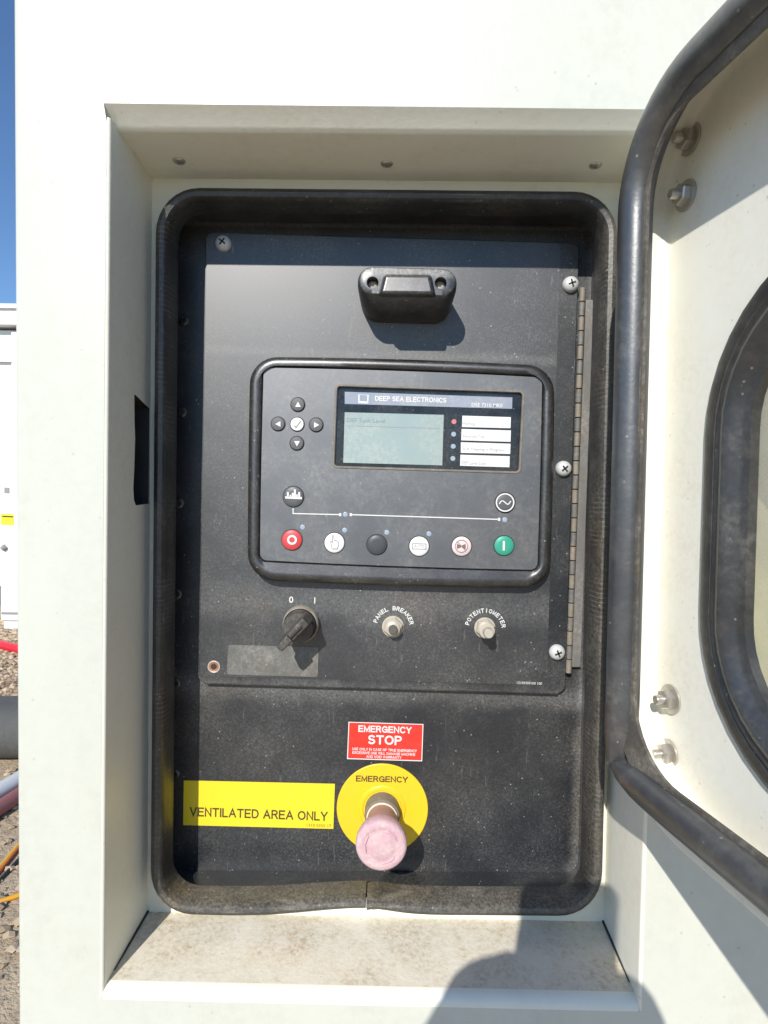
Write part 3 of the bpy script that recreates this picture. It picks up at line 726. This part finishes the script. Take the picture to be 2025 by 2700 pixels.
for q in card: obj('label_card', flat(list(q), YWn), M['label_card'], win, 0)
ink('lettering', 'DEEP SEA ELECTRONICS', 1083, 1053, YWn - .0002, 13, 187, M['white_ink'], win, t=.0001, bold=.012)
ink('lettering', 'DSE 7310 MKII', 1284, 1068, YWn - .0002, 10, 80, M['white_ink'], win, t=.0001, bold=.01)
for s, x, y, w in (('Warning', 1235, 1118, 33), ('Electrical Trip', 1249, 1152, 55), ('SCR Cleaning in Progress', 1274, 1186, 108), ('DEF Level Low', 1249, 1221, 64)):
    ink('lettering', s, x, y, YWn - .0002, 9, w, M['grey_ink'], win, t=.0001)
ink('lettering', 'DEF Tank Level', 965, 1109, YWn - .0002, 10, 100, M['lcd_ink'], win, t=.0001)
obj('lcd_line', flat([(918, 1122), (1158, 1129), (1158, 1130.5), (918, 1123.5)], YWn - .0002, .0001), M['grey_ink'], win, 0)
m = MB()
for q in ([(945, 1040), (948, 1040), (948, 1063), (945, 1063)], [(969, 1041), (972, 1041), (971, 1064), (968, 1064)], [(948, 1058), (969, 1059), (969, 1064), (948, 1063)], [(948, 1040), (969, 1041), (969, 1042), (948, 1041)]):
    m.grow(flat(q, YWn - .0002, .0001))
obj('logo', m, M['white_ink'], win, 0)
for i, (x, y) in enumerate(((1197, 1112), (1196, 1145), (1195, 1177), (1194, 1209))):
    o = obj('indicator', disc(x, y, YWn, 6.5, .0004, 16), M['led_red'] if i == 0 else M['led'], win, 40)
    if i == 0: o['label'] = 'red warning indicator dot'
# push buttons
def button(px, py, r, mat, label, icon, icon_mat):
    sock = obj('button', disc(px, py, YFc, r, .0016, 30, .0003), mat, ctl, 40)
    sock['label'] = label
    c = at(px, py, YFc); R = (r + 2.6) * PXM(YFc)
    obj('gap_ring', MB().lathe(c, (0, -1, 0), [(R, .0), (R, .0001), (R * .80, .00012), (R * .80, 0)], 30, False, False), M['recess_dark'], sock, 0)
    if icon is not None: obj('icon', icon, icon_mat, sock, 0)
YI = YFc - .0021
def poly(pts, c, sc=1.0):
    return flat([(c[0] + x * sc, c[1] + y * sc) for x, y in pts], YI, .0001)
def ringmb(c, r0, r1, n=28):
    p = at(c[0], c[1], YI); k = PXM(YI)
    return MB().lathe(p, (0, -1, 0), [(r1 * k, 0), (r1 * k, .0001), (r0 * k, .0001), (r0 * k, 0)], n, False, False)
def line(a, b, w):
    d = Vector((b[0] - a[0], b[1] - a[1])); nn = Vector((-d.y, d.x)).normalized() * w / 2
    return flat([(a[0] + nn.x, a[1] + nn.y), (b[0] + nn.x, b[1] + nn.y), (b[0] - nn.x, b[1] - nn.y), (a[0] - nn.x, a[1] - nn.y)], YI, .0001)
TR = [(0, -8), (7.5, 6), (-7.5, 6)]
def rot(p, k): return [((x, y), (-y, x), (-x, -y), (y, -x))[k] for x, y in p]
button(785.6, 1067, 17.5, M['grey_button'], 'up arrow button', poly(rot(TR, 0), (785.6, 1067)), M['white_ink'])
button(834, 1120.5, 17.5, M['grey_button'], 'right arrow button', poly(rot(TR, 1), (834, 1120.5)), M['white_ink'])
button(783, 1169, 17.5, M['grey_button'], 'down arrow button', poly(rot(TR, 2), (783, 1169)), M['white_ink'])
button(733.5, 1118, 17.5, M['grey_button'], 'left arrow button', poly(rot(TR, 3), (733.5, 1118)), M['white_ink'])
ck = line((776, 1122), (781, 1127), 3.2).grow(line((780, 1127), (793, 1110), 2.6))
button(784, 1119, 17.5, M['white_plastic'], 'white tick button', ck, M['grey_ink'])
c = (774, 1309.5)
ic = flat([(c[0] - 22, c[1] - 1), (c[0] + 22, c[1] + 1), (c[0] + 22, c[1] + 7), (c[0] - 22, c[1] + 5)], YI, .0001)
for x, w, h in ((-15, 5, 13), (-8, 4, 6), (-2, 5, 11), (3.5, 5, 20), (9, 4, 7), (15, 5, 13)):
    ic.grow(flat([(c[0] + x - w / 2, c[1] + 1 - h), (c[0] + x + w / 2, c[1] + 1 - h), (c[0] + x + w / 2, c[1] + 1), (c[0] + x - w / 2, c[1] + 1)], YI, .0001))
button(*c, 26.5, M['grey_button'], 'dark button with white skyline mark', ic, M['white_ink'])
c = (770, 1423.5); button(*c, 26.5, M['red_button'], 'red stop button', ringmb(c, 7.5, 13), M['white_ink'])
c = (882, 1431); ic = MB()
hp = [(-9, 2), (-12, -2), (-9, -4), (-5, 0), (-6, -19), (-3, -20), (-1, -6), (5, -6), (10, -3), (11, 6), (7, 16), (-5, 16), (-9, 8)]
for i in range(len(hp)):
    a, b = hp[i], hp[(i + 1) % len(hp)]; ic.grow(line((c[0] + a[0], c[1] + a[1]), (c[0] + b[0], c[1] + b[1]), 1.7))
button(*c, 26, M['white_plastic'], 'white button with pointing hand outline', ic, M['grey_ink'])
button(993.6, 1436, 26, M['face_button'], 'blank grey button', None, None)
c = (1105, 1440); ic = MB()
fr = [(-18, -7), (18, -6), (18, 8), (-18, 7)]
for i in range(4):
    a, b = fr[i], fr[(i + 1) % 4]; ic.grow(line((c[0] + a[0], c[1] + a[1]), (c[0] + b[0], c[1] + b[1]), 1.7))
ic.grow(text_mb('AUTO', at(c[0], c[1], YI) + Vector((0, -.0001, 0)), 7 * PXM(YI), TILT, 26 * PXM(YI)))
button(*c, 25.5, M['white_plastic'], 'white automatic mode button', ic, M['grey_ink'])
c = (1216.7, 1440); ic = poly([(-12, -6), (-1, -2), (-1, 3), (-12, 7)], c).grow(poly([(1, -2), (11, -6), (11, 8), (1, 3)], c)).grow(ringmb(c, 15.5, 17)).grow(line((c[0] - 11, c[1] - 12), (c[0] + 11, c[1] + 12), 1.5))
button(*c, 25.5, plain('pale_pink_button', (0.74, 0.60, 0.60), .42), 'pale pink mute button', ic, plain('brown_print', (0.20, 0.13, 0.12), .5))
c = (1328.6, 1438.5); ic = line((c[0], c[1] - 12), (c[0] - .4, c[1] + 13), 5.5)
button(*c, 25.5, M['green_button'], 'green start button', ic, M['white_ink'])
c = (1331.7, 1325); ic = ringmb(c, 21, 24.5)
pts = [(-15, 4), (-12, -2), (-7, -5), (-2, -2), (3, 3), (8, 5), (12, 1), (15, -4)]
for a, b in zip(pts, pts[1:]): ic.grow(line((c[0] + a[0], c[1] + a[1]), (c[0] + b[0], c[1] + b[1]), 3))
button(*c, 25.5, M['grey_button'], 'dark button with white wave mark', ic, M['white_ink'])
YI = YFc - .0003
m = line((773, 1340), (772.5, 1354.5), 2.8).grow(line((771.5, 1354), (897, 1357), 2.8)).grow(line((894, 1357), (900, 1357), 8)).grow(line((922, 1357), (928, 1357), 8)).grow(line((926, 1357), (1316, 1369.5), 2.8)).grow(line((1313, 1369.5), (1319, 1369.6), 8))
obj('mimic_line', m, M['white_ink'], ctl, 0)
for x, y in ((797.7, 1390), (908.8, 1398), (1020, 1404), (1131, 1407.5), (910.5, 1356.5), (1331, 1370.5)):
    obj('indicator', disc(x, y, YFc, 6.6, .0003, 16), M['led'], ctl, 40)

# ------------------------------------------------------------------ rotary switch
c = at(795, 1643, YO)
t = thing('rotary_switch', 'dusty black rotary switch with raised lever turned to lower left', 'switch', c)
obj('mounting_ring', MB().lathe(c, (0, -1, 0), [(.0150, 0), (.0150, .004), (.0146, .0075), (.0136, .0085), (.0132, .006)], 40, False, False), M['knob_ring'], t, 40)
obj('knob', MB().lathe(c, (0, -1, 0), [(.0130, 0), (.0130, .0105), (.0126, .0170), (.0118, .0182), (.0001, .0186)], 40), M['knob'], t, 40)
ax = Vector((-.690, 0, -.724)); av = Vector((.724, 0, -.690))
def bar(u0, u1, w0, w1, h0, h1):
    P = lambda u, w, h: c + ax * u + av * w + Vector((0, -h, 0))
    return MB().loft([[P(u0, -w0, h0), P(u1, -w1, h0), P(u1, w1, h0), P(u0, w0, h0)], [P(u0, -w0 * .8, h1), P(u1, -w1 * .8, h1), P(u1, w1 * .8, h1), P(u0, w0 * .8, h1)]], True, True, True)
g = bar(-.0122, .0150, .0050, .0044, .015, .0285)
obj('lever', g, M['knob'], t, 30, .0012, seg=3)
m = bar(-.0122, .0070, .0046, .0042, .0280, .0345).grow(bar(.0050, .0172, .0040, .0036, .0255, .0385))
obj('lever_grip', m, M['knob'], t, 30, .0012, seg=3)
obj('pointer_slot', bar(-.0075, .0045, .0007, .0007, .0355, .0366), M['recess_dark'], t, 0)

# ------------------------------------------------------------------ breaker button and potentiometer
def stud(name, label, cat, px, py, R, prof, tipmat, L, tipr, tx=0.0):
    c = at(px, py, YO); t = thing(name, label, cat, c)
    obj('washer', MB().lathe(c, (0, -1, 0), [(R * 1.08, 0), (R * 1.08, .0008), (R * .6, .0009)], 30, False, False), M['zinc_dull'], t, 40)
    obj('hex_nut', MB().lathe(c, (0, -1, 0), [(R * .98, .0008), (R, .0014), (R, .0042), (R * .90, .0052), (R * .55, .0053)], 6, False, True, .3), M['zinc_dull'], t, 20)
    th = []
    h = .005
    while h < prof: th += [(tipr * 1.45, h), (tipr * 1.62, h + .0004)]; h += .0009
    obj('threaded_bush', MB().lathe(c, (0, -1, 0), th + [(tipr * 1.3, prof + .0002)], 24), M['zinc_dull'], t, 50)
    obj('button' if cat == 'circuit breaker' else 'shaft', MB().lathe(c, (0, -1, 0), [(tipr, prof), (tipr, L - .0006), (tipr * .85, L), (.0001, L)], 22), tipmat, t, 40)
stud('panel_breaker', 'round push breaker with hex nut below the panel breaker lettering', 'circuit breaker', 1036, 1652, .0083, .0095, plain('dark_grey_tip', (0.10, 0.095, 0.085), .5), .0130, .0036)
stud('potentiometer', 'dusty metal potentiometer shaft with hex nut below the potentiometer lettering', 'potentiometer', 1278, 1655, .0080, .0125, M['zinc_dull'], .0225, .0038)

# ------------------------------------------------------------------ stickers on the back panel
q = [(485, 2057.5), (883, 2066.5), (879, 2185), (483, 2175)]
t = obj('warning_sticker', flat(q, YP, .0003), M['yellow_sticker'], None, 0)
tag(t, 'long yellow warning sticker reading ventilated area only', 'sticker')
ink('lettering', 'VENTILATED AREA ONLY', 682, 2146, YP - .0003, 25, 371, M['dark_ink'], t, math.radians(.9), .0001)
ink('lettering', '1310 0355 17', 841, 2176.5, YP - .0003, 8, 66, M['dark_ink'], t, math.radians(.9), .0001)
q = [(919, 1903), (1116.5, 1909), (1113, 2007), (915, 2001)]
t = obj('emergency_stop_sticker', flat(q, YP, .0003), M['white_ink'], None, 0)
tag(t, 'small red sticker reading emergency stop above the yellow disc', 'sticker')
f = obj('red_field', flat(inset(pq(q, YP - .0003), .0007), YP - .0003, .0001), M['red_sticker'], t, 0)
for s, x, y, h, w in (('EMERGENCY', 1015, 1923, 18, 142), ('STOP', 1015, 1951, 25, 90), ('USE ONLY IN CASE OF TRUE EMERGENCY', 1014, 1977, 7, 172), ('EXCESSIVE USE WILL DAMAGE MACHINE', 1012, 1986.5, 7, 168), ('AND VOID WARRANTY', 1012, 1996, 7, 94)):
    ink('lettering', s, x, y, YP - .0004, h, w, M['white_ink'], f, math.radians(.9), .0001, .012 if h > 10 else 0)

# ------------------------------------------------------------------ emergency stop
c = at(1008, 2131, YP)
t = tag(obj('emergency_disc', MB().lathe(c, (0, -1, 0), [(.0385, 0), (.0385, .0010), (.0380, .0013), (.0200, .0013), (.0190, .0020), (.0165, .0022), (.0160, .0013), (.01, .0013)], 64, False, True), M['yellow_disc'], None, 30),
        'round yellow emergency disc behind the pink stop button', 'disc')
ink('lettering', 'EMERGENCY', 1007, 2054, YP - .0014, 16.5, 139, M['dark_ink'], t, math.radians(.3), .0001, .012)
c = Vector((c.x, YP - .0013, c.z))
e = thing('emergency_stop_button', 'faded pink mushroom emergency stop button on a dusty grey collar', 'button', c)
obj('collar', MB().lathe(c, (0, -1, 0), [(.0146, 0), (.0146, .010), (.0140, .0122), (.0128, .0124), (.0126, .012)], 40, False, True), M['collar'], e, 40)
obj('ring', MB().lathe(c, (0, -1, 0), [(.0122, .012), (.0128, .0138), (.0128, .0150), (.0118, .0154)], 40), M['cream'], e, 40)
obj('neck', MB().lathe(c, (0, -1, 0), [(.0118, .0140), (.0122, .0220), (.0130, .0236), (.0129, .0270), (.0134, .0285), (.0142, .033)], 40), M['pink_neck'], e, 40)
m = MB().lathe(c, (0, -1, 0), [(.0140, .0325), (.0160, .0375), (.0186, .0430), (.0195, .0470), (.0196, .0510), (.0190, .0536), (.0174, .0548), (.0140, .0551), (.0122, .0540), (.0100, .0550), (.0050, .0556), (.0001, .0557)], 48)
cap = obj('mushroom_cap', m, M['pink'], e, 60)
for k in range(3):                                    # raised turning arrows on the cap
    P = [c + Vector((math.cos(a) * .0125, -.0548, math.sin(a) * .0125)) for a in [math.radians(k * 120 + 20 + j * 8) for j in range(9)]]
    obj('arrow_mark', MB().tube(P, [.0003, .0007, .0009, .0009, .0009, .0009, .0012, .0010, .0003], 8), M['pink'], cap, 40)

# ------------------------------------------------------------------ open door at the right
ANG = math.radians(11.0)
dU = Vector((math.sin(ANG), -math.cos(ANG), 0)); nW = Vector((-math.cos(ANG), -math.sin(ANG), 0)); vZ = Vector((0, 0, 1))
C0 = at(1748, 1000, -.003); C0.z = 0
def dp(u, v, w): return Vector((C0.x, C0.y, CAM.z)) + dU * u + vZ * v + nW * w
FP0 = dp(0, 0, 0)
def fuv(px, py, w=0.0):                               # door coordinates of a photo pixel on the plane w
    p = hit(px, py, dp(0, 0, w), nW) - FP0; return p.dot(dU), p.z
UW = .335; VT, VB = .241, -.189
def dquad(o, w): return [dp(o, VT - o, w), dp(UW - o, VT - o, w), dp(UW - o, VB + o, w), dp(o, VB + o, w)]
def dloop(o, w, r=.066, ne=10): return roundquad(dquad(o, w), [max(r - o, .004), max(r - o, .004), max(.072 - o, .004), max(.072 - o, .004)], 10, ne)
door = thing('housing_door', 'open white inspection door with black rubber seal and rounded window', 'door', dp(UW / 2, VB, 0))
prof = []
RF = .006
for k in range(6):
    a = k / 5 * math.pi / 2; prof.append((RF * (1 - math.sin(a)), RF * (1 - math.cos(a))))
skin = [dloop(o, w) for o, w in prof] + [dloop(.0, .0310), dloop(.0010, .0325), dloop(.011, .0327), dloop(.011, .0312), dloop(-.0015, .0312), dloop(-.0015, -.016), dloop(.004, -.0185)]
wq = lambda o, w: [dp(.0575 + o, .113 - o, w), dp(UW - .045 - o, .113 - o, w), dp(UW - .045 - o, -.141 + o, w), dp(.0575 + o, -.141 + o, w)]
wloop = lambda o, w: roundquad(wq(o, w), max(.076 - o, .01), 10, 6)
m = MB().loft(skin).fill(dloop(RF, 0), [wloop(0, 0)]).fill(dloop(.004, -.0185), [wloop(0, -.0185)]).loft([wloop(0, 0), wloop(0, -.0185)])
obj('door_skin', m, M['door_paint_light_lifted'], door, 50)
# tube seal round the door's rim
RT = .0100
o, w = .0185, .0345
vb = VB + o
cor = dp(o - .0055, vb + .004, w)                     # the mitred corner at the hinge side
q = [dp(o, VT - o + .004, w), dp(UW - o, VT - o + .004, w), dp(UW - o, vb, w), dp(o, vb, w)]
ring_ = roundquad(q, [.055, .055, .040, .001], 12, 20)
k = min(range(len(ring_)), key=lambda i: (ring_[i] - q[3]).length)
pth = [ring_[(k + i) % len(ring_)] for i in range(len(ring_))]
def ease(P):
    out = []
    for p in P:
        d = (p - q[3]).length; f = max(0, 1 - d / .050) ** 2
        out.append((p.lerp(cor, f * .9), RT * (1 - .55 * max(0, 1 - d / .030) ** 1.5)))
    return out
ring2 = [p for p in pth if (p - q[3]).length > .0015]
ring2 = [cor] + ring2 + [cor]
dense = []
for a, b in zip(ring2, ring2[1:]):
    nn = max(1, int((b - a).length / .006))
    for i in range(nn): dense.append(a.lerp(b, i / nn))
dense.append(ring2[-1])
half = len(dense) // 2
er = ease(dense)
tm = MB().tube([p for p, r in er], [r for p, r in er], 20)
obj('tube_seal', tm, M['tube_rubber'], door, 60)
obj('seal_clip', MB().loft([dloop(.0125, .0335, .066), dloop(.0125, .0375, .066), dloop(.0305, .0350, .066), dloop(.0305, .0330, .066)], True, close=True), M['clip_rubber'], door, 30)
# window: gasket in three ribs and the pane
gk = obj('window_gasket', MB().loft([wloop(-.0135, .0002), wloop(-.0135, .0024), wloop(-.0100, .0034), wloop(-.0050, .0034), wloop(-.0036, .0022), wloop(-.0024, .0044), wloop(.0005, .0046), wloop(.0018, .0036),
     wloop(.0030, .0060), wloop(.0065, .0078), wloop(.0110, .0066), wloop(.0140, .0030), wloop(.0160, .0022), wloop(.0195, .0012), wloop(.0200, -.0040), wloop(.002, -.0060)]), M['gasket_rubber'], door, 40)
def glass_mat():
    m, nt, b = new_mat('dusty_glass'); co = coords(nt)
    out = nt.nodes['Material Output']; tr = nt.nodes.new('ShaderNodeBsdfTransparent'); tr.inputs[0].default_value = (.97, .95, .86, 1)
    b.inputs['Base Color'].default_value = (0.66, 0.63, 0.52, 1); b.inputs['Roughness'].default_value = .15
    mx = nt.nodes.new('ShaderNodeMixShader'); nt.links.new(ramp(nt, noise(nt, co, 12, 5), .2, 1.4), mx.inputs[0])
    nt.links.new(tr.outputs[0], mx.inputs[1]); nt.links.new(b.outputs[0], mx.inputs[2]); nt.links.new(mx.outputs[0], out.inputs[0]); return m
obj('window_pane', MB().loft([wloop(.010, -.0045), wloop(.010, -.0070)], True, True, True), glass_mat(), door, 0)
# bolts through the door
for px, py in ((1811, 516), (1822, 368), (1771, 1843), (1764, 1986)):
    u, v = fuv(px, py); p = dp(max(u, .0135), v, .0004)
    b = obj('bolt', MB().lathe(p, nW, [(.0030, .0045), (.0030, .0105), (.0026, .0112), (.0001, .0112)], 16), M['steel'], door, 40)
    obj('washer', MB().lathe(p, nW, [(.0092, .0), (.0092, .0012), (.0040, .0013)], 26, False, False), M['steel'], b, 40)
    obj('hex_nut', MB().lathe(p, nW, [(.0064, .0012), (.0066, .0016), (.0066, .0052), (.0058, .0062), (.0030, .0063)], 6, False, True, .4), M['steel'], b, 20)

# ------------------------------------------------------------------ the photographer's phone and hands, just behind the camera (their shadow shows)
M['phone'] = plain('phone_body', (0.03, 0.03, 0.035), .35)
M['skin'] = dusty('skin', (0.50, 0.30, 0.21), (0.42, 0.22, 0.15), .4, 60, 300, .5)
yb = CAM.y - .0045
q = [CAM + Vector((x, -.0045, z)) for x, z in ((-.041, .026), (.033, .024), (.030, -.124), (-.044, -.122))]
ph = thing('phone', 'dark phone held upright in both hands, known by its shadow', 'phone', (q[2] + q[3]) / 2)
obj('body', MB().prism(setY(roundquad(q, .011, 6), yb), (0, -.008, 0)), M['phone'], ph, 40, .0015)
obj('screen', MB().prism(setY(roundquad(inset(q, .003), .009, 6), yb - .0081), (0, -.0006, 0)), M['glass_black'], ph, 0)
obj('lens', MB().lathe(CAM + Vector((-.0005, -.0040, 0)), (0, 1, 0), [(.006, 0), (.006, .0012), (.005, .0014), (.0045, .0006), (.0001, .0005)], 24), M['glass_black'], ph, 40)

def skin_body(name, chains, mat, label):
    vs, es, rs = [], [], []; idx = {}
    for ch in chains:
        prev = None
        for (p, r) in ch:
            key = tuple(round(x, 5) for x in p)
            if key not in idx: idx[key] = len(vs); vs.append(CAM + Vector(p)); rs.append(r)
            if prev is not None and prev != idx[key]: es.append((prev, idx[key]))
            prev = idx[key]
    b = vs[0].copy(); me = bpy.data.meshes.new(name); me.from_pydata([v - b for v in vs], es, [])
    o = bpy.data.objects.new(name, me); COL.objects.link(o); o.location = b
    sm = o.modifiers.new('skin', 'SKIN'); me.skin_vertices[0].data[0].use_root = True
    for i, r in enumerate(rs): me.skin_vertices[0].data[i].radius = (r, r)
    o.modifiers.new('sub', 'SUBSURF').levels = 1; o.modifiers['sub'].render_levels = 2
    me.materials.append(mat)
    dg = bpy.context.evaluated_depsgraph_get(); m2 = bpy.data.meshes.new_from_object(o.evaluated_get(dg))
    o.modifiers.clear(); o.data = m2
    for p in m2.polygons: p.use_smooth = True
    m2.materials.clear(); m2.materials.append(mat)
    return tag(o, label, 'person')
def hand(s, wrist, palm, kn, tips, thumb):
    ch = [[((wrist[0] - s * -.05, wrist[1] - .16, wrist[2] - .12), .036), ((wrist[0], wrist[1], wrist[2]), .026), (palm, .022)]]
    for k, tp_ in zip(kn, tips):
        mid = tuple((a + b) / 2 + d for a, b, d in zip(k, tp_, (s * -.010, -.002, .002)))
        ch.append([(palm, .022), (k, .0105), (mid, .009), (tp_, .0075)])
    ch.append([(palm, .022), (thumb[0], .011), (thumb[1], .009), (thumb[2], .0075)])
    return ch
left = hand(-1, (-.118, -.060, -.150), (-.100, -.030, -.100),
            [(-.092, -.010, -.046), (-.100, -.008, -.066), (-.108, -.008, -.084), (-.108, -.010, -.102)],
            [(-.052, .002, -.040), (-.046, .003, -.062), (-.048, .003, -.082), (-.050, .003, -.100)],
            [(-.084, -.026, -.070), (-.068, -.024, -.060), (-.050, -.020, -.052)])
right = hand(1, (.062, -.070, -.160), (.046, -.036, -.110),
             [(.028, -.010, -.050), (.034, -.008, -.068), (.038, -.008, -.086), (.040, -.010, -.104)],
             [(.004, .002, -.058), (-.002, .003, -.074), (-.004, .003, -.092), (.000, .003, -.108)],
             [(.034, -.030, -.076), (.022, -.026, -.064), (.006, -.021, -.058)])
HX = .015
left = [[((p[0] + HX, p[1], p[2]), r) for p, r in ch] for ch in left]
right = [[((p[0] + HX, p[1], p[2]), r) for p, r in ch] for ch in right]
a = skin_body('person', left, M['skin'], 'photographer with both hands round the phone, seen only as a shadow')
b = skin_body('person', right, M['skin'], None)
bm = bmesh.new(); bm.from_mesh(a.data)
off = b.location - a.location
tmp = b.data; tmp.transform(Matrix.Translation(off)); bm.from_mesh(tmp); bm.to_mesh(a.data); bm.free()
bpy.data.objects.remove(b)
for p in a.data.polygons: p.use_smooth = True
